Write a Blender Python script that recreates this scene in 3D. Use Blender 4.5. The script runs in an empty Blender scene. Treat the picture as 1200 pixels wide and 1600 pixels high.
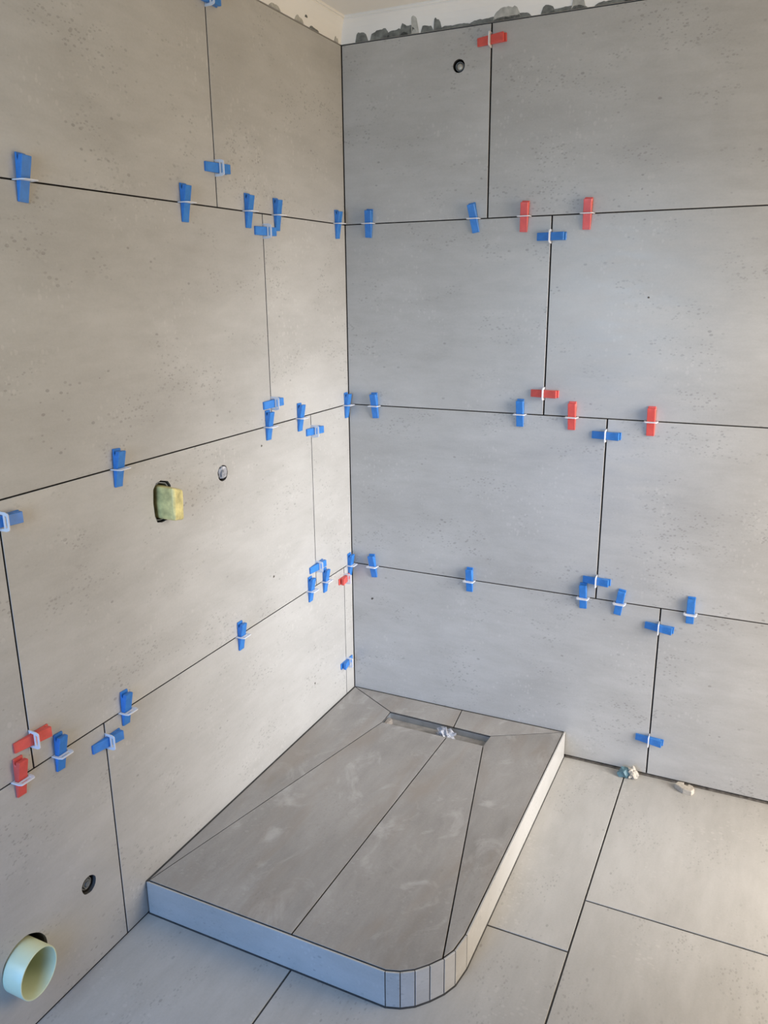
import bpy, bmesh, math, random
from mathutils import Vector, Matrix, noise
from mathutils.geometry import tessellate_polygon

random.seed(7)
scene = bpy.context.scene
COL = scene.collection

# ------------------------------------------------------------------ camera
cam_data = bpy.data.cameras.new('camera')
cam = bpy.data.objects.new('camera', cam_data)
COL.objects.link(cam)
RT = Vector((0.90368438, 0.42809896, -0.00926374))
UP = Vector((-0.10633714, 0.24532101, 0.96359224))
FW = Vector((-0.41478543, 0.86979818, -0.26721559))
cam.matrix_world = Matrix(((RT.x, UP.x, -FW.x, 1.34890),
                           (RT.y, UP.y, -FW.y, -2.54387),
                           (RT.z, UP.z, -FW.z, 1.60428),
                           (0, 0, 0, 1)))
cam_data.sensor_fit = 'HORIZONTAL'
cam_data.sensor_width = 36.0
cam_data.lens = 36.0 * 1258.49 / 1200.0
cam_data.clip_start = 0.02
scene.camera = cam

# ------------------------------------------------------------------ world, daylight, exposure
world = bpy.data.worlds.new('sky')
scene.world = world
world.use_nodes = True
bg = world.node_tree.nodes['Background']
bg.inputs['Color'].default_value = (0.62, 0.78, 1.0, 1)
bg.inputs['Strength'].default_value = 0.1

ROOM_X, ROOM_Y, CEIL = 2.30, -2.90, 2.428
DOOR = (-0.98, -0.08, 0.0, 2.02)          # y0, y1, z0, z1 in the right wall
WIN = (0.08, 0.82, 0.05, 2.05)            # x0, x1, z0, z1: glazed door in the wall behind the camera


def area(name, loc, direction, sx, sy, power, color, spread=180):
    d = bpy.data.lights.new(name, 'AREA')
    d.shape = 'RECTANGLE'
    d.size, d.size_y = sx, sy
    d.energy, d.color = power, color
    d.spread = math.radians(spread)
    o = bpy.data.objects.new(name, d)
    COL.objects.link(o)
    o.location = loc
    o.rotation_euler = Vector(direction).to_track_quat('-Z', 'Y').to_euler()
    return o


# daylight through the doorway on the right (sky coming down at a slant, warm bounce off the ground outside)
# and through the glazed door behind the camera (blue sky low through the glass, whiter above)
DY = (DOOR[0] + DOOR[1]) / 2
area('doorway_sky', (ROOM_X + 0.02, DY, 1.0), (-1, 0.16, -0.27), 0.89, 1.98, 13.2, (0.81, 0.88, 1.0), 56)
area('doorway_ground_bounce', (ROOM_X + 0.03, DY, 1.0), (-1, 0.0, -0.10), 0.89, 1.98, 29.5, (1.0, 0.79, 0.51), 180)
WX, WW = (WIN[0] + WIN[1]) / 2, WIN[1] - WIN[0]
area('glazed_door_low', (WX, ROOM_Y - 0.02, 0.525), (0, 1, -0.35), WW, 0.95, 6.4, (0.12, 0.38, 1.0), 100)
area('glazed_door_high', (WX, ROOM_Y - 0.02, 1.525), (0, 1, -0.05), WW, 0.95, 17.6, (0.49, 0.72, 1.0), 160)

vs = scene.view_settings
vs.view_transform = 'Standard'
vs.look = 'None'
vs.exposure = 0.0
vs.gamma = 1.0
vs.use_curve_mapping = False

# ------------------------------------------------------------------ materials


def new_mat(name):
    m = bpy.data.materials.new(name)
    m.use_nodes = True
    nt = m.node_tree
    return m, nt, nt.nodes['Principled BSDF']


def simple_mat(name, color, rough=0.5, spec=0.5, metal=0.0, noise_amt=0.0, noise_scale=40, bump=0.0, sub=0.0):
    m, nt, b = new_mat(name)
    b.inputs['Base Color'].default_value = (*color, 1)
    b.inputs['Roughness'].default_value = rough
    b.inputs['Metallic'].default_value = metal
    b.inputs['Specular IOR Level'].default_value = spec
    if sub:
        b.inputs['Subsurface Weight'].default_value = sub
        b.inputs['Subsurface Radius'].default_value = (0.004, 0.004, 0.004)
    if noise_amt or bump:
        tc = nt.nodes.new('ShaderNodeTexCoord')
        n = nt.nodes.new('ShaderNodeTexNoise')
        n.inputs['Scale'].default_value = noise_scale
        n.inputs['Detail'].default_value = 5
        nt.links.new(tc.outputs['Object'], n.inputs['Vector'])
        if noise_amt:
            r = nt.nodes.new('ShaderNodeMapRange')
            r.inputs['From Min'].default_value, r.inputs['From Max'].default_value = 0.3, 0.7
            r.inputs['To Min'].default_value, r.inputs['To Max'].default_value = 1 - noise_amt, 1 + noise_amt
            nt.links.new(n.outputs['Fac'], r.inputs['Value'])
            mx = nt.nodes.new('ShaderNodeMix')
            mx.data_type = 'RGBA'
            mx.blend_type = 'MULTIPLY'
            mx.inputs['Factor'].default_value = 1
            mx.inputs['A'].default_value = (*color, 1)
            nt.links.new(r.outputs['Result'], mx.inputs['B'])
            nt.links.new(mx.outputs['Result'], b.inputs['Base Color'])
        if bump:
            bp = nt.nodes.new('ShaderNodeBump')
            bp.inputs['Strength'].default_value = bump
            bp.inputs['Distance'].default_value = 0.002
            nt.links.new(n.outputs['Fac'], bp.inputs['Height'])
            nt.links.new(bp.outputs['Normal'], b.inputs['Normal'])
    return m


def tile_mat(name, light, dark, pit_amount=1.0, rough=0.34, residue=0.0):
    """concrete-look porcelain: broad clouds, fine grain, small dark pits in loose clusters"""
    m, nt, b = new_mat(name)
    N, Lk = nt.nodes, nt.links
    tc = N.new('ShaderNodeTexCoord')
    oi = N.new('ShaderNodeObjectInfo')
    mul = N.new('ShaderNodeMath'); mul.operation = 'MULTIPLY'; mul.inputs[1].default_value = 37.0
    Lk.new(oi.outputs['Random'], mul.inputs[0])
    add = N.new('ShaderNodeVectorMath'); add.operation = 'ADD'
    Lk.new(tc.outputs['Object'], add.inputs[0]); Lk.new(mul.outputs[0], add.inputs[1])

    def stretch(sx, sy, sz=1.0, rot=0.0):
        mp = N.new('ShaderNodeMapping')
        mp.inputs['Scale'].default_value = (sx, sy, sz)
        mp.inputs['Rotation'].default_value = (0, 0, rot)
        Lk.new(add.outputs[0], mp.inputs['Vector'])
        return mp.outputs[0]

    def noise_n(vec, scale, detail, rough_=0.55, dist=0.0):
        n = N.new('ShaderNodeTexNoise')
        n.inputs['Scale'].default_value = scale
        n.inputs['Detail'].default_value = detail
        n.inputs['Roughness'].default_value = rough_
        n.inputs['Distortion'].default_value = dist
        Lk.new(vec, n.inputs['Vector'])
        return n.outputs['Fac']

    def rng(v, a, b_, c, d):
        r = N.new('ShaderNodeMapRange')
        r.inputs['From Min'].default_value, r.inputs['From Max'].default_value = a, b_
        r.inputs['To Min'].default_value, r.inputs['To Max'].default_value = c, d
        Lk.new(v, r.inputs['Value'])
        return r.outputs['Result']

    def math_n(op, a, b_):
        k = N.new('ShaderNodeMath'); k.operation = op
        for i, s in enumerate((a, b_)):
            if isinstance(s, (int, float)):
                k.inputs[i].default_value = s
            else:
                Lk.new(s, k.inputs[i])
        return k.outputs[0]

    cloud = noise_n(stretch(1.0, 1.8, 1, 0.15), 2.6, 4, 0.6, 0.4)
    streak = noise_n(stretch(1.2, 5.0, 1, 0.18), 7.0, 4, 0.65, 0.3)
    grain = noise_n(stretch(1, 1, 1), 170, 2, 0.7)
    c = math_n('ADD', rng(cloud, 0.3, 0.7, -0.8, 0.8), rng(streak, 0.3, 0.7, -0.40, 0.40))
    c = math_n('ADD', c, rng(grain, 0.3, 0.7, -0.22, 0.22))
    c = math_n('ADD', math_n('MULTIPLY', c, 0.5), 0.5)
    mx = N.new('ShaderNodeMix'); mx.data_type = 'RGBA'
    mx.clamp_factor = True
    mx.inputs['A'].default_value = (*dark, 1)
    mx.inputs['B'].default_value = (*light, 1)
    Lk.new(c, mx.inputs['Factor'])
    # pits: tiny specks where a clustering mask allows them
    def specks(vec, scale, radius, keep):
        v = N.new('ShaderNodeTexVoronoi')
        v.inputs['Scale'].default_value = scale
        Lk.new(vec, v.inputs['Vector'])
        sep = N.new('ShaderNodeSeparateColor')
        Lk.new(v.outputs['Color'], sep.inputs[0])
        size = math_n('MULTIPLY', rng(sep.outputs[0], keep, 1.0, 0.0, 1.0), radius)
        return rng(math_n('SUBTRACT', size, v.outputs['Distance']), 0.0, 0.10, 0.0, 1.0)

    mask = rng(noise_n(stretch(1.0, 1.7, 1, 0.25), 5.0, 2, 0.6), 0.515, 0.62, 0.0, 1.0)
    mask2 = rng(noise_n(stretch(1.0, 1.5, 1, -0.35), 6.0, 2, 0.6), 0.54, 0.64, 0.0, 1.0)
    fine = math_n('MULTIPLY', specks(stretch(1.0, 1.7, 1, 0.5), 105, 0.62, 0.50), mask)
    coarse = math_n('MULTIPLY', specks(stretch(1.0, 1.6, 1, 0.9), 62, 0.42, 0.70), mask2)
    lone = specks(stretch(1, 1.2, 1, 0.3), 11, 0.075, 0.55)
    pit = math_n('MINIMUM', math_n('ADD', math_n('MULTIPLY', fine, 0.75), math_n('ADD', coarse, math_n('MULTIPLY', lone, 1.2))), 1.0)
    pale = math_n('MULTIPLY', specks(stretch(1.3, 1.0, 1, 0.1), 80, 0.6, 0.55), rng(noise_n(stretch(1, 1.4), 4.2, 3), 0.5, 0.62, 0.0, 0.22))
    ml = N.new('ShaderNodeMix'); ml.data_type = 'RGBA'
    Lk.new(pale, ml.inputs['Factor'])
    Lk.new(mx.outputs['Result'], ml.inputs['A'])
    ml.inputs['B'].default_value = (light[0] * 1.3, light[1] * 1.3, light[2] * 1.3, 1)
    if residue:
        # dried slurry wiped over the surface: pale swirls and a few browner bands
        res = rng(noise_n(stretch(1.0, 1.3, 1, 0.4), 5.5, 5, 0.62, 1.6), 0.55, 0.72, 0.0, residue)
        m2 = N.new('ShaderNodeMix'); m2.data_type = 'RGBA'
        Lk.new(res, m2.inputs['Factor'])
        Lk.new(ml.outputs['Result'], m2.inputs['A'])
        m2.inputs['B'].default_value = (light[0] * 1.25, light[1] * 1.26, light[2] * 1.28, 1)
        brn = rng(noise_n(stretch(0.8, 3.2, 1, 0.1), 3.0, 4, 0.6, 0.6), 0.52, 0.70, 0.0, residue * 0.8)
        m3 = N.new('ShaderNodeMix'); m3.data_type = 'RGBA'
        Lk.new(brn, m3.inputs['Factor'])
        Lk.new(m2.outputs['Result'], m3.inputs['A'])
        m3.inputs['B'].default_value = (dark[0] * 1.12, dark[1] * 1.02, dark[2] * 0.92, 1)
        ml = m3
    pf = math_n('MULTIPLY', pit, 0.42 * pit_amount)
    mp = N.new('ShaderNodeMix'); mp.data_type = 'RGBA'
    Lk.new(pf, mp.inputs['Factor'])
    Lk.new(ml.outputs['Result'], mp.inputs['A'])
    mp.inputs['B'].default_value = (0.13, 0.12, 0.105, 1)
    # each tile comes out of its box a shade lighter or darker
    var = rng(oi.outputs['Random'], 0, 1, 0.955, 1.045)
    mv = N.new('ShaderNodeMix'); mv.data_type = 'RGBA'; mv.blend_type = 'MULTIPLY'
    mv.inputs['Factor'].default_value = 1
    Lk.new(mp.outputs['Result'], mv.inputs['A']); Lk.new(var, mv.inputs['B'])
    Lk.new(mv.outputs['Result'], b.inputs['Base Color'])
    Lk.new(rng(streak, 0.3, 0.7, rough - 0.04, rough + 0.06), b.inputs['Roughness'])
    b.inputs['Specular IOR Level'].default_value = 0.5
    bp = N.new('ShaderNodeBump')
    bp.inputs['Strength'].default_value = 0.25
    bp.inputs['Distance'].default_value = 0.0003
    Lk.new(grain, bp.inputs['Height'])
    Lk.new(bp.outputs['Normal'], b.inputs['Normal'])
    return m


M = {}
M['tile'] = tile_mat('wall_tile_stone', (0.475, 0.455, 0.423), (0.375, 0.356, 0.326))
M['floor_tile'] = tile_mat('floor_tile_stone', (0.475, 0.455, 0.423), (0.375, 0.356, 0.326), 0.8)
M['tray_tile'] = tile_mat('tray_tile_stone', (0.350, 0.325, 0.295), (0.240, 0.220, 0.197), 0.45, 0.44, 0.75)
M['body'] = simple_mat('tile_body_edge', (0.085, 0.078, 0.070), 0.9, 0.2, noise_amt=0.2)
M['adhesive'] = simple_mat('tile_adhesive', (0.035, 0.032, 0.029), 0.95, 0.1, noise_amt=0.3)
M['grout'] = simple_mat('grey_grout', (0.055, 0.052, 0.048), 0.95, 0.1, noise_amt=0.2)
M['paint'] = simple_mat('white_paint', (0.80, 0.77, 0.72), 0.6, 0.3, noise_amt=0.03, noise_scale=6)
M['render'] = simple_mat('bare_cement_render', (0.26, 0.245, 0.22), 0.9, 0.2, noise_amt=0.1, noise_scale=8)
M['plaster'] = simple_mat('grey_plaster', (0.17, 0.175, 0.16), 0.9, 0.2, noise_amt=0.35, noise_scale=60, bump=0.6)
M['plaster_pale'] = simple_mat('pale_plaster', (0.42, 0.41, 0.37), 0.9, 0.2, noise_amt=0.2, noise_scale=60, bump=0.5)
M['blue'] = simple_mat('blue_plastic', (0.032, 0.185, 0.530), 0.38, 0.5, noise_amt=0.10, noise_scale=90)
M['red'] = simple_mat('red_plastic', (0.660, 0.085, 0.065), 0.38, 0.5, noise_amt=0.08, noise_scale=90)
M['strap'] = simple_mat('clear_white_plastic', (0.66, 0.66, 0.69), 0.35, 0.5)
M['dirt'] = simple_mat('dirty_mortar', (0.100, 0.088, 0.075), 0.95, 0.1, noise_amt=0.45, noise_scale=70, bump=0.6)
M['steel'] = simple_mat('stainless_steel', (0.50, 0.52, 0.54), 0.42, 0.5, 0.85, noise_amt=0.12, noise_scale=30)
M['pvc'] = simple_mat('cream_pvc', (0.62, 0.68, 0.47), 0.32, 0.5, noise_amt=0.05, noise_scale=20)
M['tape'] = simple_mat('yellow_tape', (0.64, 0.56, 0.24), 0.42, 0.5, noise_amt=0.30, noise_scale=55, bump=0.8)
M['brass'] = simple_mat('dull_metal', (0.42, 0.40, 0.35), 0.45, 0.5, 0.5, noise_amt=0.2)
M['dark_metal'] = simple_mat('grey_cap', (0.16, 0.17, 0.17), 0.5, 0.5, 0.3, noise_amt=0.3, noise_scale=120)
M['film'] = simple_mat('crumpled_film', (0.34, 0.335, 0.35), 0.3, 0.6, noise_amt=0.5, noise_scale=90)
M['mortar'] = simple_mat('dry_mortar', (0.47, 0.42, 0.35), 0.9, 0.2, noise_amt=0.18, noise_scale=120, bump=0.7)
M['tile_reflection'] = simple_mat('steel_painted_reflection', (0.27, 0.25, 0.225), 0.7, 0.3, 0.1, noise_amt=0.3, noise_scale=25)  # tile reflection on the trough floor, put into a matt beige base colour
M['old_mortar'] = simple_mat('brown_mortar', (0.30, 0.26, 0.22), 0.9, 0.2, noise_amt=0.25, noise_scale=120, bump=0.7)
M['teal'] = simple_mat('teal_plastic', (0.10, 0.19, 0.22), 0.5, 0.4, noise_amt=0.25, noise_scale=80)

# ------------------------------------------------------------------ mesh helpers


def link(name, me, mat, parent=None, mw=None):
    o = bpy.data.objects.new(name, me)
    COL.objects.link(o)
    if mat is not None and len(me.materials) == 0:
        me.materials.append(mat)
    if parent is not None:
        o.parent = parent
    if mw is not None:
        o.matrix_basis = mw
    return o


def tag(o, label=None, cat=None, group=None, kind=None):
    if label: o['label'] = label
    if cat: o['category'] = cat
    if group: o['group'] = group
    if kind: o['kind'] = kind
    return o


def empty(name, loc=(0, 0, 0)):
    o = bpy.data.objects.new(name, None)
    o.empty_display_size = 0.05
    COL.objects.link(o)
    o.location = loc
    return o


def area2(p):
    return sum(p[i][0] * p[(i + 1) % len(p)][1] - p[(i + 1) % len(p)][0] * p[i][1] for i in range(len(p))) / 2


def offset(p, d):
    """mitred inward offset of a counter-clockwise 2-D outline"""
    n, out = len(p), []
    for i in range(n):
        a, b, c = Vector(p[i - 1][:2]), Vector(p[i][:2]), Vector(p[(i + 1) % n][:2])
        e1, e2 = (b - a).normalized(), (c - b).normalized()
        n1, n2 = Vector((-e1.y, e1.x)), Vector((-e2.y, e2.x))
        k = n1 + n2
        if k.length < 1e-6:
            out.append(tuple(b + n1 * d)); continue
        k.normalize()
        out.append(tuple(b + k * (d / max(0.3, k.dot(n1)))))
    return out


def plate_mesh(name, outline, holes=(), thick=0.009, chamfer=0.0008, zs=None):
    """flat plate, front face at local z = 0 (or at zs per outline point), chamfered rim, real holes"""
    outline = [tuple(p[:2]) for p in outline]
    if area2(outline) < 0:
        outline = outline[::-1]
        zs = zs[::-1] if zs else None
    zs = zs or [0.0] * len(outline)
    holes = [h if area2(h) < 0 else h[::-1] for h in holes]
    V, Fc = [], []
    n = len(outline)
    inner = offset(outline, chamfer) if chamfer else outline
    front = [Vector((p[0], p[1], z)) for p, z in zip(inner, zs)]
    hf = [[Vector((p[0], p[1], 0)) for p in h] for h in holes]
    loops = [front] + hf
    flat = [v for lp in loops for v in lp]
    tris = tessellate_polygon([[Vector((v.x, v.y, 0)) for v in lp] for lp in loops])
    for v in flat: V.append(tuple(v))
    for t in tris:
        a, b, c = (flat[i] for i in t)
        s = (b.x - a.x) * (c.y - a.y) - (b.y - a.y) * (c.x - a.x)
        Fc.append(t if s > 0 else t[::-1])
    nf = len(flat)
    # rim
    rim0 = len(V)
    if chamfer:
        for p, z in zip(outline, zs): V.append((p[0], p[1], z - chamfer))
        for i in range(n):
            j = (i + 1) % n
            Fc.append((i, rim0 + i, rim0 + j, j))
        top = rim0
    else:
        top = 0
    bot = len(V)
    for p, z in zip(outline, zs): V.append((p[0], p[1], z - thick))
    for i in range(n):
        j = (i + 1) % n
        Fc.append((top + i, bot + i, bot + j, top + j))
    hb, k = [], n
    for h in holes:
        b0 = len(V)
        hb.append(b0)
        for p in h: V.append((p[0], p[1], -thick))
        m = len(h)
        for i in range(m):
            j = (i + 1) % m
            Fc.append((k + i, b0 + i, b0 + j, k + j))
        k += m
    back = list(range(bot, bot + n))
    for b0, h in zip(hb, holes): back += list(range(b0, b0 + len(h)))
    loops_b = [[Vector((V[i][0], V[i][1], 0)) for i in range(bot, bot + n)]] + [[Vector((p[0], p[1], 0)) for p in h] for h in holes]
    for t in tessellate_polygon(loops_b):
        a, b, c = (V[back[i]] for i in t)
        s = (b[0] - a[0]) * (c[1] - a[1]) - (b[1] - a[1]) * (c[0] - a[0])
        t = tuple(back[i] for i in t)
        Fc.append(t[::-1] if s > 0 else t)
    me = bpy.data.meshes.new(name)
    me.from_pydata(V, [], Fc)
    me.validate()
    me.update()
    return me


def box_mesh(name, x0, x1, y0, y1, z0, z1):
    me = bpy.data.meshes.new(name)
    v = [(x, y, z) for x in (x0, x1) for y in (y0, y1) for z in (z0, z1)]
    f = [(0, 1, 3, 2), (4, 6, 7, 5), (0, 4, 5, 1), (2, 3, 7, 6), (0, 2, 6, 4), (1, 5, 7, 3)]
    me.from_pydata(v, [], f)
    return me


def frame_matrix(origin, u, v, n):
    u, v, n = Vector(u), Vector(v), Vector(n)
    return Matrix(((u.x, v.x, n.x, origin[0]), (u.y, v.y, n.y, origin[1]), (u.z, v.z, n.z, origin[2]), (0, 0, 0, 1)))


def circle(cx, cy, r, n=32, wob=0.0, seed=0):
    return [(cx + r * (1 + wob * noise.noise(Vector((math.cos(a) * 2, math.sin(a) * 2, seed)))) * math.cos(a),
             cy + r * (1 + wob * noise.noise(Vector((math.cos(a) * 2, math.sin(a) * 2, seed)))) * math.sin(a))
            for a in (2 * math.pi * i / n for i in range(n))]


def lathe_mesh(name, prof, seg=32, smooth=True):
    """profile of (radius, height) about local z"""
    V, Fc = [], []
    for r, h in prof:
        for i in range(seg):
            a = 2 * math.pi * i / seg
            V.append((r * math.cos(a), r * math.sin(a), h))
    for k in range(len(prof) - 1):
        for i in range(seg):
            j = (i + 1) % seg
            Fc.append((k * seg + i, k * seg + j, (k + 1) * seg + j, (k + 1) * seg + i))
    me = bpy.data.meshes.new(name)
    me.from_pydata(V, [], Fc)
    bm = bmesh.new(); bm.from_mesh(me)
    bmesh.ops.remove_doubles(bm, verts=bm.verts, dist=1e-6)
    bmesh.ops.recalc_face_normals(bm, faces=bm.faces)
    bm.to_mesh(me); bm.free()
    for p in me.polygons: p.use_smooth = smooth
    return me


# ------------------------------------------------------------------ the setting
TWX = 0.836
GAP = 0.0032            # joint between tiles
TH = 0.009              # tile thickness
J1, J2, J3, ZTOP = 1.8124, 1.2082, 0.6105, 2.3536
ROWS = [(J1, ZTOP), (J2, J1), (J3, J2), (0.0085, J3)]

# openings for pipes: (along, z, outline)
valve_hole = [(-1.043, 1.060), (-1.036, 1.044), (-1.018, 1.040), (-0.990, 1.043), (-0.976, 1.052), (-0.973, 1.085),
              (-0.976, 1.128), (-0.985, 1.140), (-1.012, 1.147), (-1.030, 1.143), (-1.041, 1.130), (-1.045, 1.095)]
left_holes = [valve_hole,
              circle(-0.757, 1.1128, 0.0225, 24, 0.10, 1.0),
              circle(-1.383, 0.2306, 0.0225, 24, 0.06, 2.0),
              circle(-1.5785, 0.1775, 0.0610, 48, 0.03, 3.0)]
back_holes = [circle(0.4008, 2.2505, 0.0190, 24, 0.06, 4.0)]


def inside(h, x0, x1, z0, z1):
    cx = sum(p[0] for p in h) / len(h); cz = sum(p[1] for p in h) / len(h)
    return x0 < cx < x1 and z0 < cz < z1


def tile_object(parent, s0, s1, z0, z1, place, holes, mat):
    g = GAP / 2
    gh = 0.0024 if place is back_place else 0.0018   # upright joints of the back wall are the widest
    a0, a1, b0, b1 = s0 + gh, s1 - gh, z0 + g, z1 - g
    cx, cz = (a0 + a1) / 2, (b0 + b1) / 2
    out = [(a0 - cx, b0 - cz), (a1 - cx, b0 - cz), (a1 - cx, b1 - cz), (a0 - cx, b1 - cz)]
    hs = [[(p[0] - cx, p[1] - cz) for p in h] for h in holes if inside(h, a0, a1, b0, b1)]
    me = plate_mesh('tile', out, hs, TH, 0.0008)
    edge_body(me, mat)
    return link('tile', me, mat, parent, place(cx, cz))


def edge_body(me, mat):
    """unglazed, adhesive-smeared body on the cut edges"""
    me.materials.append(mat); me.materials.append(M['body'])
    for p in me.polygons:
        if abs(p.normal.z) < 0.3: p.material_index = 1


def left_place(s, z):
    return frame_matrix((0, s, z), (0, 1, 0), (0, 0, 1), (1, 0, 0))


def back_place(s, z):
    return frame_matrix((s, 0, z), (1, 0, 0), (0, 0, 1), (0, -1, 0))


# left wall: a backing with the same openings, tiles as children
me = plate_mesh('wall_left', [(ROOM_Y, -0.02), (0.0085, -0.02), (0.0085, 2.46), (ROOM_Y, 2.46)], left_holes, 0.12, 0)
wl = link('wall_left', me, M['adhesive'])
for v in me.vertices:
    v.co = Vector((-TH + v.co.z, v.co.x, v.co.y))
tag(wl, kind='structure')
for (z0, z1), js in zip(ROWS, [(0.7071,), (0.4979,), (0.2671, 1.4875), (0.0637, 1.2807)]):
    z0 = 0.0025 if z0 < 0.1 else z0
    edges = [0.0] + [-j for j in js]
    while edges[-1] > ROOM_Y: edges.append(edges[-1] - 1.2032)
    for a, b in zip(edges[:-1], edges[1:]):
        tile_object(wl, max(b, ROOM_Y), a, z0, z1, left_place, left_holes, M['tile'])

# back wall
me = plate_mesh('wall_back', [(-0.12, -0.02), (ROOM_X, -0.02), (ROOM_X, 2.46), (-0.12, 2.46)], back_holes, 0.12, 0)
wb = link('wall_back', me, M['adhesive'])
for v in me.vertices:
    v.co = Vector((v.co.x, TH - v.co.z, v.co.y))
tag(wb, kind='structure')
for (z0, z1), j in zip(ROWS, (0.5024, 0.7060, 0.9076, 1.1131)):
    edges = [0.0, j]
    while edges[-1] < ROOM_X: edges.append(edges[-1] + 1.2032)
    for a, b in zip(edges[:-1], edges[1:]):
        tile_object(wb, a, min(b, ROOM_X), z0, z1, back_place, back_holes, M['tile'])

# dirty mortar left in the gap under the back wall's lowest tiles
V, Fc = [], []
n = 90
for i in range(n + 1):
    x = TWX + (ROOM_X - TWX) * i / n
    k = noise.noise(Vector((x * 22, 3.0, 0)))
    for yy, zz in ((0.0088, -0.0015), (-0.0015 - 0.004 * max(0, k + 0.2), 0.0006), (0.0005 - 0.001 * k, 0.0038 + 0.0016 * k), (0.0088, 0.0075)):
        V.append((x, yy, zz))
for i in range(n):
    for k in range(3):
        a = i * 4 + k
        Fc.append((a, a + 4, a + 5, a + 1))
me = bpy.data.meshes.new('mortar_bead'); me.from_pydata(V, [], Fc)
link('mortar_bead', me, M['dirt'], wb)

# small chips knocked out of the glaze
for wall, place, s, z, r in ((wl, left_place, -0.5282, 0.7302, 0.0042), (wl, left_place, -0.300, 0.250, 0.0036), (wl, left_place, -0.560, 1.155, 0.0034),
                             (wb, back_place, 0.083, 0.478, 0.0046), (wb, back_place, 1.003, 1.572, 0.0030)):
    me = plate_mesh('chip', circle(0, 0, r, 10, 0.6, s * 9), (), 0.0010, 0.0003)
    link('chip', me, M['dirt'], wall, place(s, z) @ Matrix.Translation((0, 0, 0.0003)))

# floor: grout bed, three runs of tiles laid along the room
fl = link('floor', box_mesh('floor', -0.10, ROOM_X + 0.1, ROOM_Y - 0.1, 0.10, -0.12, -0.0018), M['grout'])
tag(fl, kind='structure')
cols = [(-0.004, 0.4449, (-1.059, -2.262)), (0.4449, 1.0466, (-0.8629, -2.066)), (1.0466, 1.6490, (-0.6673, -1.870)), (1.6490, 2.2510, (-0.466, -1.669)), (2.2510, ROOM_X, (-0.265, -1.468, -2.671))]
for x0, x1, js in cols:
    edges = [0.004] + list(js) + [ROOM_Y]
    for a, b in zip(edges[:-1], edges[1:]):
        g = 0.0023
        u0, u1, w0, w1 = x0 + g, x1 - g, b + g, a - g
        cx, cy = (u0 + u1) / 2, (w0 + w1) / 2
        hx, hy = (u1 - u0) / 2, (w1 - w0) / 2
        me = plate_mesh('tile', [(-hy, -hx), (hy, -hx), (hy, hx), (-hy, hx)], (), 0.008, 0.0008)
        link('tile', me, M['floor_tile'], fl, frame_matrix((cx, cy, 0), (0, 1, 0), (-1, 0, 0), (0, 0, 1)))

# ceiling and the two walls outside the picture, with their openings
tag(link('ceiling', box_mesh('ceiling', -0.12, ROOM_X + 0.12, ROOM_Y - 0.12, 0.12, CEIL, CEIL + 0.1), M['paint']), kind='structure')
me = plate_mesh('wall_right', [(ROOM_Y - 0.12, -0.1), (DOOR[0], -0.1), (DOOR[0], DOOR[3]), (DOOR[1], DOOR[3]), (DOOR[1], -0.1), (0.12, -0.1), (0.12, 2.5), (ROOM_Y - 0.12, 2.5)], (), 0.12, 0)
wr = link('wall_right', me, M['render'])
for v in me.vertices:
    v.co = Vector((ROOM_X - v.co.z, v.co.x, v.co.y))
tag(wr, kind='structure')
me = plate_mesh('wall_front', [(-0.12, -0.1), (ROOM_X + 0.12, -0.1), (ROOM_X + 0.12, 2.5), (-0.12, 2.5)], [[(WIN[0], WIN[2]), (WIN[1], WIN[2]), (WIN[1], WIN[3]), (WIN[0], WIN[3])]], 0.12, 0)
wf = link('wall_front', me, M['render'])
for v in me.vertices:
    v.co = Vector((v.co.x, ROOM_Y + v.co.z, v.co.y))
tag(wf, kind='structure')

# plaster coving: shallow cove ending in a bead under the ceiling
CP = [(-0.008, 2.3556), (0.0005, 2.3556), (0.002, 2.366), (0.0055, 2.381), (0.011, 2.396), (0.018, 2.409), (0.0245, 2.4175),
      (0.0245, 2.4215), (0.0285, 2.4215), (0.0300, 2.4245), (0.0300, 2.4285), (-0.008, 2.4285)]


def coving(name, along):
    V, Fc = [], []
    n = len(CP)
    for k in (0, 1):
        for d, z in CP:
            V.append((d, (-d if k == 0 else ROOM_Y), z) if along == 'y' else ((d if k == 0 else ROOM_X), -d, z))
    for i in range(n):
        j = (i + 1) % n
        Fc.append((i, j, n + j, n + i))
    Fc += [tuple(range(n)), tuple(range(2 * n - 1, n - 1, -1))]
    me = bpy.data.meshes.new(name)
    me.from_pydata(V, [], Fc)
    bm = bmesh.new(); bm.from_mesh(me)
    bmesh.ops.recalc_face_normals(bm, faces=bm.faces)
    bm.to_mesh(me); bm.free()
    o = link(name, me, M['paint'])
    tag(o, kind='structure')
    return o


cov_l = coving('trim_1', 'y')
cov_b = coving('trim_2', 'x')


def cov_point(t):
    """distance up the coving face -> (offset from wall, z)"""
    pts = CP[1:8]
    for a, b in zip(pts[:-1], pts[1:]):
        L = math.hypot(b[0] - a[0], b[1] - a[1])
        if t <= L: return a[0] + (b[0] - a[0]) * t / L, a[1] + (b[1] - a[1]) * t / L
        t -= L
    return pts[-1]


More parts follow.
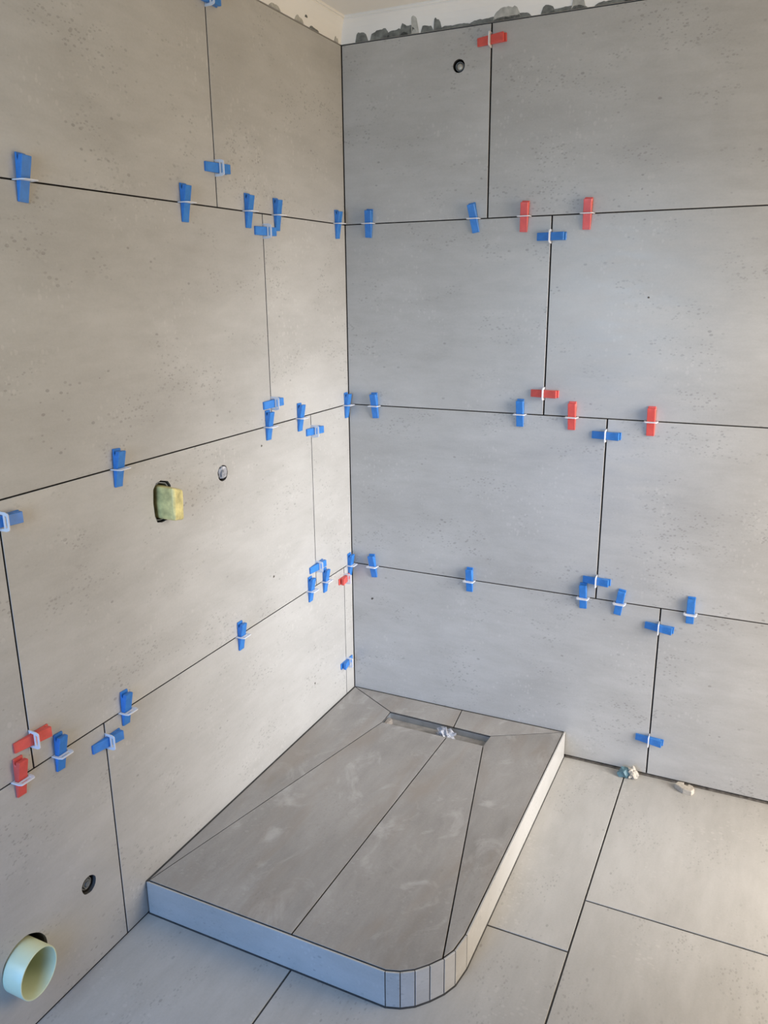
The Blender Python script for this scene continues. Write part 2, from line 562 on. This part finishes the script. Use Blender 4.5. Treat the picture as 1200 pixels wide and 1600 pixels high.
def smear(parent, along, s0, s1, h, mat, seed, base=0.0, spiky=0.5):
    """a raw-plaster smear lying on the coving face: thin ragged lump following the curve"""
    n = max(6, int((s1 - s0) / 0.006))
    rnd = random.Random(seed)
    rows = 4
    V, Fc = [], []
    tops = []
    for i in range(n + 1):
        x = i / n
        env = min(1, 5 * x, 5 * (1 - x)) ** 0.5
        tops.append(h * env * (1 - spiky + spiky * (0.5 + 0.9 * noise.noise(Vector((x * (s1 - s0) * 34, seed * 3.1, 0)))) + 0.07 * rnd.uniform(-1, 1)))
    for off in (0.0012, -0.0005):
        for i in range(n + 1):
            s = s0 + (s1 - s0) * i / n
            for k in range(rows + 1):
                t = base + max(0.0008, tops[i]) * k / rows
                d, z = cov_point(t)
                d += off if k < rows else -0.0003
                V.append((d, s, z) if along == 'y' else (s, -d, z))
    m = rows + 1
    tot = (n + 1) * m
    for i in range(n):
        for k in range(rows):
            a, b = i * m + k, (i + 1) * m + k
            Fc.append((a, b, b + 1, a + 1))
            Fc.append((tot + a, tot + a + 1, tot + b + 1, tot + b))
    for i in range(n):
        Fc.append((i * m, tot + i * m, tot + (i + 1) * m, (i + 1) * m))
    for k in range(rows):
        Fc.append((k, k + 1, tot + k + 1, tot + k))
        Fc.append((n * m + k, tot + n * m + k, tot + n * m + k + 1, n * m + k + 1))
    me = bpy.data.meshes.new('plaster_smear')
    me.from_pydata(V, [], Fc)
    bm = bmesh.new(); bm.from_mesh(me)
    bmesh.ops.recalc_face_normals(bm, faces=bm.faces)
    bm.to_mesh(me); bm.free()
    return link('plaster_smear', me, mat, parent)


for i, (a, b, h, mt, sp) in enumerate([(0.052, 0.097, 0.030, 'plaster', .3), (0.104, 0.172, 0.034, 'plaster', .35), (0.160, 0.235, 0.026, 'plaster', .5),
                                       (0.205, 0.262, 0.036, 'plaster', .35), (0.245, 0.270, 0.048, 'plaster_pale', .3), (0.276, 0.318, 0.024, 'plaster', .5),
                                       (0.318, 0.345, 0.040, 'plaster', .4), (0.336, 0.440, 0.009, 'plaster', .3), (0.430, 0.560, 0.014, 'plaster', .3),
                                       (0.505, 0.590, 0.036, 'plaster_pale', .25), (0.540, 0.620, 0.014, 'plaster', .3),
                                       (0.648, 0.690, 0.028, 'plaster', .5), (0.670, 0.780, 0.012, 'plaster', .4), (0.735, 0.775, 0.044, 'plaster_pale', .4),
                                       (0.800, 0.905, 0.014, 'plaster', .5), (0.880, 1.150, 0.022, 'plaster', .6)]):
    smear(cov_b, 'x', a, b, h, M[mt], i + 1, 0.0, sp)
for i, (a, b, h, mt, sp) in enumerate([(-0.285, -0.235, 0.022, 'plaster_pale', .7), (-0.200, -0.145, 0.010, 'plaster', .6), (-0.048, -0.022, 0.024, 'plaster_pale', .8), (-0.42, -0.36, .014, 'plaster_pale', .5)]):
    smear(cov_l, 'y', a, b, h, M[mt], i + 31, 0.0, sp)
smear(cov_l, 'y', -0.232, -0.218, 0.010, M['plaster'], 51, 0.020, 0.4)

# ------------------------------------------------------------------ shower tray
tray = empty('shower_tray', (0.42, -0.60, 0))
tag(tray, 'raised tiled shower tray with rounded front corner set into the wall corner', 'shower tray')
TI = Matrix.Translation((-0.42, 0.60, 0))
TL, TW, ZT = -1.2019, 0.8339, 0.1019
ARC = [(0.700, TL), (0.733, -1.1905), (0.762, -1.1715), (0.7875, -1.1440), (0.8105, -1.1120), (0.8258, -1.0780), (TW, -1.0200)]
outline = [(0.0015, -0.0015), (0.0015, TL)] + ARC + [(TW, -0.0015)]
edge = offset(outline, 0.0058)          # where the top tiles stop, behind the side strips
# drain opening
DB = [(0.2115, -0.1205), (0.6000, -0.1285), (0.5970, -0.1970), (0.2150, -0.1990)]   # back-left, back-right, front-right, front-left
ZD, ZB = 0.0940, 0.0965                  # height at the drain, height at the walls
core = plate_mesh('mortar_bed', offset(outline, 0.007), [offset(DB[::-1], -0.004)], 0.086, 0)
link('mortar_bed', core, M['grout'], tray, TI @ Matrix.Translation((0, 0, 0.086)))


def top_tile(pts, mat=M['tray_tile']):
    """pts: (x, y, z) outline of one cut tile of the tray top"""
    zs = [p[2] for p in pts]
    if area2(pts) < 0:
        pts = pts[::-1]; zs = zs[::-1]
    out = offset(pts, 0.0017)
    cx = sum(p[0] for p in out) / len(out); cy = sum(p[1] for p in out) / len(out)
    loc = [((p[1] - cy), -(p[0] - cx)) for p in out]
    me = plate_mesh('tile', loc, (), 0.0085, 0.0005, zs)
    edge_body(me, mat)
    link('tile', me, mat, tray, TI @ frame_matrix((cx, cy, 0), (0, 1, 0), (-1, 0, 0), (0, 0, 1)))


eFL = (0.0060, TL + 0.0058, ZT)
eBL = (0.0050, -0.0050, ZB)
eBR = (TW - 0.0058, -0.0050, ZB + 0.002)
inner_arc = [(p[0], p[1], ZT) for p in edge[2:9]]
dbl, dbr, dfr, dfl = [(p[0], p[1], ZD) for p in DB]
seam_b = (0.4500, -0.0050, ZB)
seam_d = (0.4625, (-0.1205 + -0.1285) / 2 - 0.0008, ZD)
mid_t = (0.4635, -0.1977, ZD)
mid_b = (0.4473, TL + 0.0058, ZT)
top_tile([eBL, dbl, dfl, eFL])
top_tile([eBL, seam_b, seam_d, dbl])
top_tile([seam_b, eBR, dbr, seam_d])
top_tile([dbr, eBR] + inner_arc[:3:-1] + [dfr])
top_tile([dfl, mid_t, mid_b, eFL])
top_tile([mid_t, dfr] + inner_arc[4::-1] + [mid_b])


def side_strip(p, q, g0=0.0011, g1=0.0011):
    a, b = Vector(p), Vector(q)
    L = (b - a).length
    d = (b - a) / L
    nrm = Vector((d.y, -d.x))            # outward for a counter-clockwise walk
    out = [(g0, 0.0035), (L - g1, 0.0035), (L - g1, 0.1005), (g0, 0.1005)]
    cx = L / 2
    me = plate_mesh('side_tile', [(s - cx, z - 0.05) for s, z in out], (), 0.0042, 0.0006)
    me.materials.append(M['floor_tile']); me.materials.append(M['body'])
    for p in me.polygons:
        if abs(p.normal.x) > 0.9: p.material_index = 1
    o = a + d * cx
    link('side_tile', me, M['floor_tile'], tray, TI @ frame_matrix((o.x, o.y, 0.05), (d.x, d.y, 0), (0, 0, 1), (nrm.x, nrm.y, 0)))


def grout_line(path, closed=False):
    """thin grout bead swept along a path of (x, y, z, dx, dy, w, h): (dx, dy) points across the bead"""
    V, Fc = [], []
    for x, y, z, dx, dy, w, h in path:
        for a, b in ((0, -0.004), (0, h), (0.6 * w, h * 0.9), (w, -0.0004)):
            V.append((x + dx * a, y + dy * a, z + b))
    for i in range(len(path) - 1):
        for k in range(3):
            a = i * 4 + k
            Fc.append((a, a + 1, a + 5, a + 4))
    me = bpy.data.meshes.new('grout_line'); me.from_pydata(V, [], Fc)
    bm = bmesh.new(); bm.from_mesh(me); bmesh.ops.recalc_face_normals(bm, faces=bm.faces); bm.to_mesh(me); bm.free()
    link('grout_line', me, M['grout'], tray, TI)


# bead round the foot of the tray, and where the top meets the two walls
foot = []
walk = [(0.0015, TL)] + ARC + [(TW, -0.0015)]
for i, p in enumerate(walk):
    a, b = walk[max(0, i - 1)], walk[min(len(walk) - 1, i + 1)]
    d = Vector((b[0] - a[0], b[1] - a[1])).normalized()
    foot.append((p[0] - d.y * 0.001, p[1] + d.x * 0.001, 0.0004, d.y, -d.x, 0.0030, 0.0032))
grout_line(foot)
grout_line([(x, -0.0003, ZB + 0.002 * max(0, (x - 0.45) / 0.37) - 0.0002, 0, -1, 0.0066, 0.0) for x in (0.001, 0.45, TW - 0.001)])
grout_line([(0.0003, y, ZB + (ZT - ZB) * (-y / 1.2) - 0.0002, 1, 0, 0.0072, 0.0) for y in (-0.001, -0.6, TL + 0.001)])

side_strip((0.0015, TL), ARC[0], 0.002)
for a, b in zip(ARC[:-1], ARC[1:]): side_strip(a, b)
side_strip(ARC[-1], (TW, -0.0015), 0.0011, 0.002)

# steel trough of the linear drain: open channel with a folded rim
V, Fc = [], []
inn = offset(DB[::-1], -0.0005)
outr = offset(DB[::-1], -0.0030)
for ring, z in ((outr, 0.0855), (outr, 0.0645), (inn, 0.0665), (inn, 0.0885)):
    for p in ring: V.append((p[0], p[1], z))
for i in range(4):
    j = (i + 1) % 4
    Fc += [(i, j, 4 + j, 4 + i), (8 + j, 8 + i, 12 + i, 12 + j), (12 + j, 12 + i, i, j)]
Fc += [(7, 6, 5, 4), (8, 9, 10, 11)]
me = bpy.data.meshes.new('drain_channel')
me.from_pydata(V, [], Fc)
bm = bmesh.new(); bm.from_mesh(me); bmesh.ops.recalc_face_normals(bm, faces=bm.faces); bm.to_mesh(me); bm.free()
dch = link('drain_channel', me, M['steel'], tray, TI)
dch['label'] = 'narrow stainless steel linear drain channel'
cf = offset(DB[::-1], 0.0010)
me = plate_mesh('channel_floor', cf, (), 0.0008, 0)
link('channel_floor', me, M['tile_reflection'], dch, Matrix.Translation((0, 0, 0.0676)))
# outlet ring at the middle of the trough
ring = lathe_mesh('drain_outlet', [(0.024, 0.0677), (0.024, 0.0692), (0.020, 0.0692), (0.020, 0.0677)], 24)
link('drain_outlet', ring, M['steel'], dch, Matrix.Translation((0.452, -0.165, 0)))

# ------------------------------------------------------------------ loose bits


def lump(name, size, seed, freq, amp, mat, sub=3, flat_bottom=True):
    bm = bmesh.new()
    bmesh.ops.create_icosphere(bm, subdivisions=sub, radius=1.0)
    for v in bm.verts:
        p = v.co.copy()
        k = 1 + amp * noise.noise(p * freq + Vector((seed, 0, 0))) + amp * 0.5 * abs(noise.noise(p * freq * 2.3 + Vector((0, seed, 0))))
        q = p * k
        q = Vector((q.x * size[0], q.y * size[1], q.z * size[2]))
        if flat_bottom: q.z = max(q.z, -size[2] * 0.62)
        v.co = q
    me = bpy.data.meshes.new(name)
    bm.to_mesh(me); bm.free()
    return me


def cut_block(name, pts, h, chamf, mat_mesh=None):
    return plate_mesh(name, pts, (), h, chamf)


# crumpled film stuffed in the drain outlet
me = lump('crumpled_film', (0.027, 0.020, 0.021), 3.3, 2.6, 0.75, None, 3)
o = link('crumpled_film', me, M['film'], None, Matrix.Translation((0.4500, -0.1665, 0.0835)))
tag(o, 'crumpled ball of silvery plastic film stuffed into the drain channel', 'plastic film')
# beige end block left in the channel
me = plate_mesh('packing_block', [(-0.008, -0.029), (0.005, -0.029), (0.010, 0.014), (0.002, 0.020), (-0.008, 0.018)], (), 0.019, 0.0012)
o = link('packing_block', me, M['old_mortar'], None, Matrix.Translation((0.2245, -0.166, 0.0862)))
tag(o, 'small beige packing block at the left end of the drain channel', 'block')

# rubble at the foot of the back wall: a mortar-caked scrap of teal plastic and a pale chipped offcut
rb = empty('caked_scrap', (1.0560, -0.030, 0))
tag(rb, 'teal plastic scrap caked with beige mortar at the wall foot by a floor joint', 'rubble')
link('plastic_piece', lump('plastic_piece', (0.021, 0.017, 0.019), 5.1, 1.5, 0.45, None, 2), M['teal'], rb, Matrix.Translation((-0.010, 0.0, 0.0122)) @ Matrix.Rotation(0.3, 4, 'Z'))
link('mortar_crust', lump('mortar_crust', (0.017, 0.016, 0.022), 8.4, 2.0, 0.55, None, 3), M['mortar'], rb, Matrix.Translation((0.016, 0.001, 0.0140)))
pts = [(-0.034, -0.003), (-0.004, -0.021), (0.022, -0.020), (0.028, -0.004), (0.020, 0.013), (0.006, 0.018), (0.003, 0.006), (-0.008, 0.008), (-0.010, 0.019), (-0.028, 0.015)]
me = plate_mesh('tile_offcut', pts, (), 0.017, 0.0018)
o = link('tile_offcut', me, M['mortar'], None, Matrix.Translation((1.2430, -0.034, 0.0175)) @ Matrix.Rotation(-0.12, 4, 'Z'))
tag(o, 'pale notched offcut lying on the floor at the foot of the back wall', 'offcut')

# ------------------------------------------------------------------ plumbing in the walls
LEFT = lambda y, z, x=0.0: frame_matrix((x, y, z), (0, 1, 0), (0, 0, 1), (1, 0, 0))

# yellow-wrapped mixer valve: soft-edged block with tape wrinkles and its dark sleeve
vb = empty('wrapped_valve', (0, -1.01, 1.094))
tag(vb, 'mixer valve body wrapped in yellow tape sticking out of the left wall', 'valve')
VI = Matrix.Translation((0, 1.01, -1.094))
near_t, near_b = (0.048, -1.0210, 1.1345), (0.048, -1.0250, 1.0500)
far_t, far_b = (0.044, -0.9790, 1.1200), (0.044, -0.9840, 1.0420)
back = [(-0.07, -1.023, 1.136), (-0.07, -1.027, 1.052), (-0.07, -0.980, 1.133), (-0.07, -0.983, 1.048)]
bm = bmesh.new()
vv = [bm.verts.new(p) for p in (back[0], back[1], back[3], back[2], near_t, near_b, far_b, far_t)]
for f in ((0, 1, 2, 3), (4, 7, 6, 5), (0, 4, 5, 1), (1, 5, 6, 2), (2, 6, 7, 3), (3, 7, 4, 0)): bm.faces.new([vv[i] for i in f])
bmesh.ops.recalc_face_normals(bm, faces=bm.faces)
bmesh.ops.bevel(bm, geom=[e for e in bm.edges], offset=0.009, segments=3, profile=0.6, affect='EDGES')
bmesh.ops.subdivide_edges(bm, edges=bm.edges, cuts=4, use_grid_fill=True)
for v in bm.verts:
    p = v.co
    w = noise.noise(Vector((p.x * 210, p.y * 60, p.z * 38))) + 0.5 * noise.noise(Vector((p.x * 90, p.y * 150, p.z * 120)))
    v.co = p + Vector((0.0006, -0.0016, 0.0010)) * w
me = bpy.data.meshes.new('tape_wrap'); bm.to_mesh(me); bm.free()
for p in me.polygons: p.use_smooth = True
link('tape_wrap', me, M['tape'], vb, VI)
slv = [(p[0] * 1.0, p[1]) for p in offset(valve_hole if area2(valve_hole) > 0 else valve_hole[::-1], 0.004)]
sl_in = offset(slv, 0.003)
me = plate_mesh('sleeve', slv, [sl_in], 0.055, 0)
link('sleeve', me, M['dark_metal'], vb, VI @ LEFT(0, 0, -0.006))


def stub(name, label, mat, matw, r, prof_front, parts=()):
    root = empty(name, matw.translation)
    rot = matw.to_3x3().to_4x4()
    root['label'] = label; root['category'] = 'pipe'
    me = lathe_mesh('pipe_wall', [(r, -0.10), (r, prof_front), (r * 0.93, prof_front + 0.001), (r * 0.78, prof_front), (r * 0.78, -0.10)], 24)
    link('pipe_wall', me, mat, root, rot)
    for pn, pm, mt, off in parts:
        link(pn, pm, mt, root, rot @ Matrix.Translation(off))
    return root


BACKM = frame_matrix((0.4025, 0.0, 2.2490), (1, 0, 0), (0, 0, 1), (0, -1, 0))
cap = lathe_mesh('cap', [(0.0, 0.004), (0.006, 0.004), (0.0095, 0.002), (0.0100, -0.02), (0.0, -0.02)], 20)
stub('pipe_stub', 'shower arm pipe stub with pale cap in hole near top of back wall', M['dark_metal'], BACKM, 0.0135, -0.003, [('cap', cap, M['brass'], (0.001, -0.001, -0.004))])
cap2 = lump('cap', (0.0155, 0.0165, 0.010), 2.2, 2.0, 0.35, None, 3, False)
stub('pipe_stub', 'pipe stub with lumpy pale plug in left wall beside the yellow wrapped valve', M['brass'], LEFT(-0.757, 1.1145, 0), 0.0165, -0.006, [('plug', cap2, M['film'], (0.0, 0.001, -0.002))])
cap3 = lathe_mesh('cap', [(0.0, 0.001), (0.007, 0.001), (0.008, -0.002), (0.012, -0.002), (0.0135, -0.004), (0.0135, -0.03), (0.0, -0.03)], 6, False)
stub('pipe_stub', 'grey capped pipe stub in small hole low on left wall above the soil pipe', M['dark_metal'], LEFT(-1.383, 0.2300, 0), 0.0165, -0.010, [('cap', cap3, M['dark_metal'], (0, 0, -0.005))])

# soil pipe: cream PVC tube, cut slightly askew
sp = empty('soil_pipe', (0, -1.5835, 0.1720))
tag(sp, 'wide cream plastic soil pipe end sticking out low on the left wall', 'pipe')
R0, R1, PL, SK = 0.0550, 0.0515, 0.047, 0.12
V, Fc = [], []
S = 56
for r, x in ((R0, -0.10), (R0, PL - 0.001), ((R0 * 0.7 + R1 * 0.3), PL), ((R0 * 0.2 + R1 * 0.8), PL), (R1, PL - 0.001), (R1, -0.10)):
    for i in range(S):
        a = 2 * math.pi * i / S
        y, z = r * math.cos(a), r * math.sin(a)
        V.append((x - (SK * y if x > 0 else 0), y, z))
for k in range(5):
    for i in range(S):
        j = (i + 1) % S
        Fc.append((k * S + i, k * S + j, (k + 1) * S + j, (k + 1) * S + i))
me = bpy.data.meshes.new('pipe_wall'); me.from_pydata(V, [], Fc)
bm = bmesh.new(); bm.from_mesh(me); bmesh.ops.recalc_face_normals(bm, faces=bm.faces); bm.to_mesh(me); bm.free()
for p in me.polygons: p.use_smooth = True
link('pipe_wall', me, M['pvc'], sp)
me = lathe_mesh('pipe_shade_cap', [(R1 - 0.0005, 0.0), (R1 - 0.001, -0.004), (R1 - 0.006, -0.006), (R1 - 0.012, -0.012), (0.0, -0.014)], 40)
link('pipe_shade_cap', me, simple_mat('soil_shade_pvc', (0.16, 0.125, 0.05), 0.6, 0.4, noise_amt=0.35, noise_scale=30), sp, frame_matrix((-0.080, 0, 0), (0, 1, 0), (0, 0, 1), (1, 0, 0)))  # end cap in dark soil brown, standing in for shade deep in the pipe

# ------------------------------------------------------------------ tile levelling clips
WL, WWID = 0.090, 0.0235       # wedge length and width


def wedge_mesh():
    """side profile (along, out): base plate, ramp, and the open notch at the thick end; thick end at +y"""
    prof = [(0.0, 0.0), (0.0, 0.0045), (0.012, 0.0062), (0.080, 0.0195), (0.0840, 0.0200), (0.0850, 0.0185), (0.0850, 0.0095),
            (0.0800, 0.0085), (0.0750, 0.0065), (0.0785, 0.0045), (0.0890, 0.0042), (0.0900, 0.0030), (0.0900, 0.0)]
    V, Fc = [], []
    hw, b = WWID / 2, 0.0010
    n = len(prof)
    inner = offset(prof[::-1] if area2(prof) < 0 else prof, b)
    pr = prof[::-1] if area2(prof) < 0 else prof
    for w, ring in ((-hw, inner), (-hw + b, pr), (hw - b, pr), (hw, inner)):
        for s, h in ring: V.append((w, s, max(h, 0.0)))
    for k in range(3):
        for i in range(n):
            j = (i + 1) % n
            Fc.append((k * n + i, k * n + j, (k + 1) * n + j, (k + 1) * n + i))
    flat = [Vector((s, h, 0)) for s, h in inner]
    for t in tessellate_polygon([flat]):
        Fc.append(tuple(t)); Fc.append(tuple(3 * n + i for i in t[::-1]))
    me = bpy.data.meshes.new('wedge')
    me.from_pydata(V, [], Fc)
    bm = bmesh.new(); bm.from_mesh(me); bmesh.ops.recalc_face_normals(bm, faces=bm.faces); bm.to_mesh(me); bm.free()
    return me


def strap_mesh():
    """clip frame standing out of the joint: legs beside the wedge, bridge over it, slot in the bridge, stem in the joint"""
    out = [(-0.0205, 0.0003), (-0.0150, 0.0003), (-0.0140, 0.0140), (0.0140, 0.0140), (0.0150, 0.0003), (0.0205, 0.0003),
           (0.0200, 0.0200), (0.0175, 0.0270), (0.0150, 0.0285), (-0.0150, 0.0285), (-0.0175, 0.0270), (-0.0200, 0.0200)]
    slot = [(-0.0125, 0.0190), (-0.0110, 0.0180), (0.0110, 0.0180), (0.0125, 0.0190), (0.0125, 0.0225), (0.0110, 0.0235), (-0.0110, 0.0235), (-0.0125, 0.0225)]
    me = plate_mesh('strap', out, [slot], 0.0026, 0.0004)
    # local (x along joint, y out, z thickness) -> (x, along wedge, out)
    for v in me.vertices:
        v.co = Vector((v.co.x, v.co.z + 0.0013, v.co.y))
    bm = bmesh.new(); bm.from_mesh(me)
    g = bmesh.ops.create_cube(bm, size=1)
    for v in g['verts']:
        v.co = Vector((v.co.x * 0.041, v.co.y * 0.0016, 0.0003 + v.co.z * 0.0032 - 0.0004))
    bmesh.ops.recalc_face_normals(bm, faces=bm.faces)
    bm.to_mesh(me); bm.free()
    return me


WM = {}
for c in ('blue', 'red'):
    WM[c] = wedge_mesh(); WM[c].materials.append(M[c])
SM = strap_mesh(); SM.materials.append(M['strap'])


def clip(wall, colour, orient, s, z, label, thick=0.047, tilt=0.0, lift=0.0):
    """orient 'v': wedge upright across a level joint; 'h': wedge level across an upright joint, thick end to the corner side of the
    left wall or to the right on the back wall; 'hn': thick end the other way"""
    root = empty('levelling_clip', (0, 0, 0))
    up = Vector((0, 0, 1))
    n, along = (Vector((1, 0, 0)), Vector((0, 1, 0))) if wall == 'left' else (Vector((0, -1, 0)), Vector((1, 0, 0)))
    o = (0.0002, s, z) if wall == 'left' else (s, -0.0002, z)
    v = up if orient == 'v' else (along if orient == 'h' else -along)
    u = v.cross(n)
    mw = frame_matrix(o, u, v, n)
    root.matrix_basis = mw
    tag(root, label, 'tile clip', '%s levelling clips' % colour)
    w = link('wedge', WM[colour], None, root, Matrix.Rotation(math.radians(tilt), 4, 'Z') @ Matrix.Translation((0, thick - WL, 0.0001)))
    link('strap', SM, None, root)
    return root


Lw, Bw = 'left', 'back'
TOPJ, MIDJ, LOWJ = 'top level joint', 'middle level joint', 'lowest level joint'
clips = [
    # left wall, top joint
    (Lw, 'blue', 'v', -1.332, J1, 'blue levelling wedge upright on top level joint at far left of left wall', .050, -4),
    (Lw, 'blue', 'v', -0.845, J1, 'blue levelling wedge upright just left of the upper vertical joint of left wall', .045, 0),
    (Lw, 'blue', 'v', -0.573, J1, 'blue levelling wedge upright between the two vertical joints meeting left wall top joint', .047, 0),
    (Lw, 'blue', 'v', -0.428, J1, 'blue levelling wedge upright touching a sideways one under left wall top joint', .047, 3),
    (Lw, 'blue', 'v', -0.060, J1, 'blue levelling wedge upright on left wall top joint right at the room corner', .043, 3),
    (Lw, 'blue', 'h', -0.7071, 1.9075, 'blue levelling wedge lying level on the uppermost vertical joint of left wall', .045, 0),
    (Lw, 'blue', 'h', -0.4979, 1.7650, 'blue levelling wedge lying level just beneath left wall top joint', .045, 0),
    (Lw, 'blue', 'h', -0.7071, 2.2960, 'blue levelling wedge cut off by the top edge of the picture', .045, 0),
    # left wall, middle joint
    (Lw, 'blue', 'v', -1.156, J2, 'blue levelling wedge upright above and left of the yellow wrapped valve', .046, -3),
    (Lw, 'blue', 'v', -0.523, J2, 'blue levelling wedge upright under a sideways one on left wall middle joint', .049, 0),
    (Lw, 'blue', 'v', -0.341, J2, 'blue levelling wedge upright on left wall middle joint just left of vertical joint below', .047, 0),
    (Lw, 'blue', 'v', -0.022, J2, 'blue levelling wedge upright on left wall middle joint right in the room corner', .044, 2),
    (Lw, 'blue', 'h', -0.4979, 1.2745, 'blue levelling wedge lying level just above left wall middle joint', .045, 3),
    (Lw, 'blue', 'h', -0.2671, 1.1530, 'blue levelling wedge lying level just beneath left wall middle joint near corner', .055, 0),
    (Lw, 'blue', 'h', -1.4875, 1.1680, 'blue levelling wedge cut off by the left edge of the picture', .047, 0),
    # left wall, lowest joint
    (Lw, 'blue', 'v', -0.724, J3, 'blue levelling wedge upright alone midway along left wall lowest joint', .044, 0),
    (Lw, 'blue', 'v', -0.313, J3, 'blue levelling wedge upright on left wall lowest joint just left of vertical joint', .048, 0),
    (Lw, 'blue', 'v', -0.212, J3, 'blue levelling wedge upright under a sideways one on left wall lowest joint', .047, 0),
    (Lw, 'blue', 'v', -0.024, J3, 'blue levelling wedge upright on left wall lowest joint right in the room corner', .045, 2),
    (Lw, 'blue', 'h', -0.2671, 0.6810, 'blue levelling wedge lying level just above left wall lowest joint near corner', .045, 4),
    (Lw, 'red', 'hn', -0.0637, 0.5680, 'red levelling wedge on narrow vertical joint beside the room corner', .046, 0),
    (Lw, 'blue', 'hn', -0.0637, 0.2280, 'small blue levelling wedge low in the corner above the shower tray', .046, 0),
    (Lw, 'blue', 'v', -1.211, J3, 'blue levelling wedge upright just right of the lowest vertical joint of left wall', .052, -2),
    (Lw, 'blue', 'v', -1.419, J3, 'blue levelling wedge upright between the red wedges and the lower left vertical joint', .048, -3),
    (Lw, 'blue', 'h', -1.2807, 0.5630, 'blue levelling wedge lying level just beneath left wall lowest joint', .045, 0),
    (Lw, 'red', 'h', -1.4875, 0.6830, 'red levelling wedge lying level at far left just above left wall lowest joint', .047, 0),
    (Lw, 'red', 'v', -1.527, J3, 'red levelling wedge upright at far left on left wall lowest joint', .050, -2),
    # back wall, top
    (Bw, 'red', 'h', 0.5024, 2.3075, 'red levelling wedge lying level just under the coving of back wall', .047, 3),
    (Bw, 'blue', 'v', 0.0925, J1, 'blue levelling wedge upright on back wall top joint nearest the corner', .046, -4),
    (Bw, 'blue', 'v', 0.4595, J1, 'blue tilted levelling wedge just left of back wall upper vertical joint', .048, 10),
    (Bw, 'red', 'v', 0.6220, J1, 'red levelling wedge upright on back wall top joint, left of the red pair', .045, -3),
    (Bw, 'red', 'v', 0.8125, J1, 'red levelling wedge upright on back wall top joint, right of the red pair', .045, -2),
    (Bw, 'blue', 'h', 0.7060, 1.7520, 'blue levelling wedge lying level just beneath back wall top joint', .047, 0),
    # back wall, middle
    (Bw, 'red', 'h', 0.7060, 1.2775, 'red levelling wedge lying level just above back wall middle joint', .047, 0),
    (Bw, 'blue', 'v', 0.1060, J2, 'blue levelling wedge upright on back wall middle joint nearest the corner', .046, 3),
    (Bw, 'blue', 'v', 0.6305, J2, 'blue levelling wedge upright on back wall middle joint left of the red ones', .049, 0),
    (Bw, 'red', 'v', 0.7985, J2, 'red levelling wedge upright on back wall middle joint, left of the red pair', .049, 0),
    (Bw, 'red', 'v', 1.0385, J2, 'red levelling wedge upright farthest right on back wall middle joint', .046, 0),
    (Bw, 'blue', 'h', 0.9076, 1.1565, 'blue levelling wedge lying level just beneath back wall middle joint', .046, 0),
    # back wall, lower
    (Bw, 'blue', 'h', 0.9076, 0.6745, 'blue levelling wedge lying level just above back wall lowest joint', .045, 0),
    (Bw, 'blue', 'v', 0.0905, J3, 'blue levelling wedge upright on back wall lowest joint nearest the corner', .046, 6),
    (Bw, 'blue', 'v', 0.4695, J3, 'blue levelling wedge upright alone mid way along back wall lowest joint', .048, 0),
    (Bw, 'blue', 'v', 0.8675, J3, 'blue levelling wedge upright just left of vertical joint on back wall lowest joint', .051, 2),
    (Bw, 'blue', 'v', 0.9855, J3, 'blue tilted levelling wedge between two vertical joints on back wall lowest joint', .047, -8),
    (Bw, 'blue', 'v', 1.2030, J3, 'blue levelling wedge upright farthest right on back wall lowest joint', .055, 0),
    (Bw, 'blue', 'h', 1.1131, 0.5455, 'blue levelling wedge lying level just beneath back wall lowest joint', .046, -3),
    (Bw, 'blue', 'h', 1.1131, 0.1400, 'blue levelling wedge lying level low on back wall near the floor', .046, -2),
]
for c in clips:
    clip(*c)
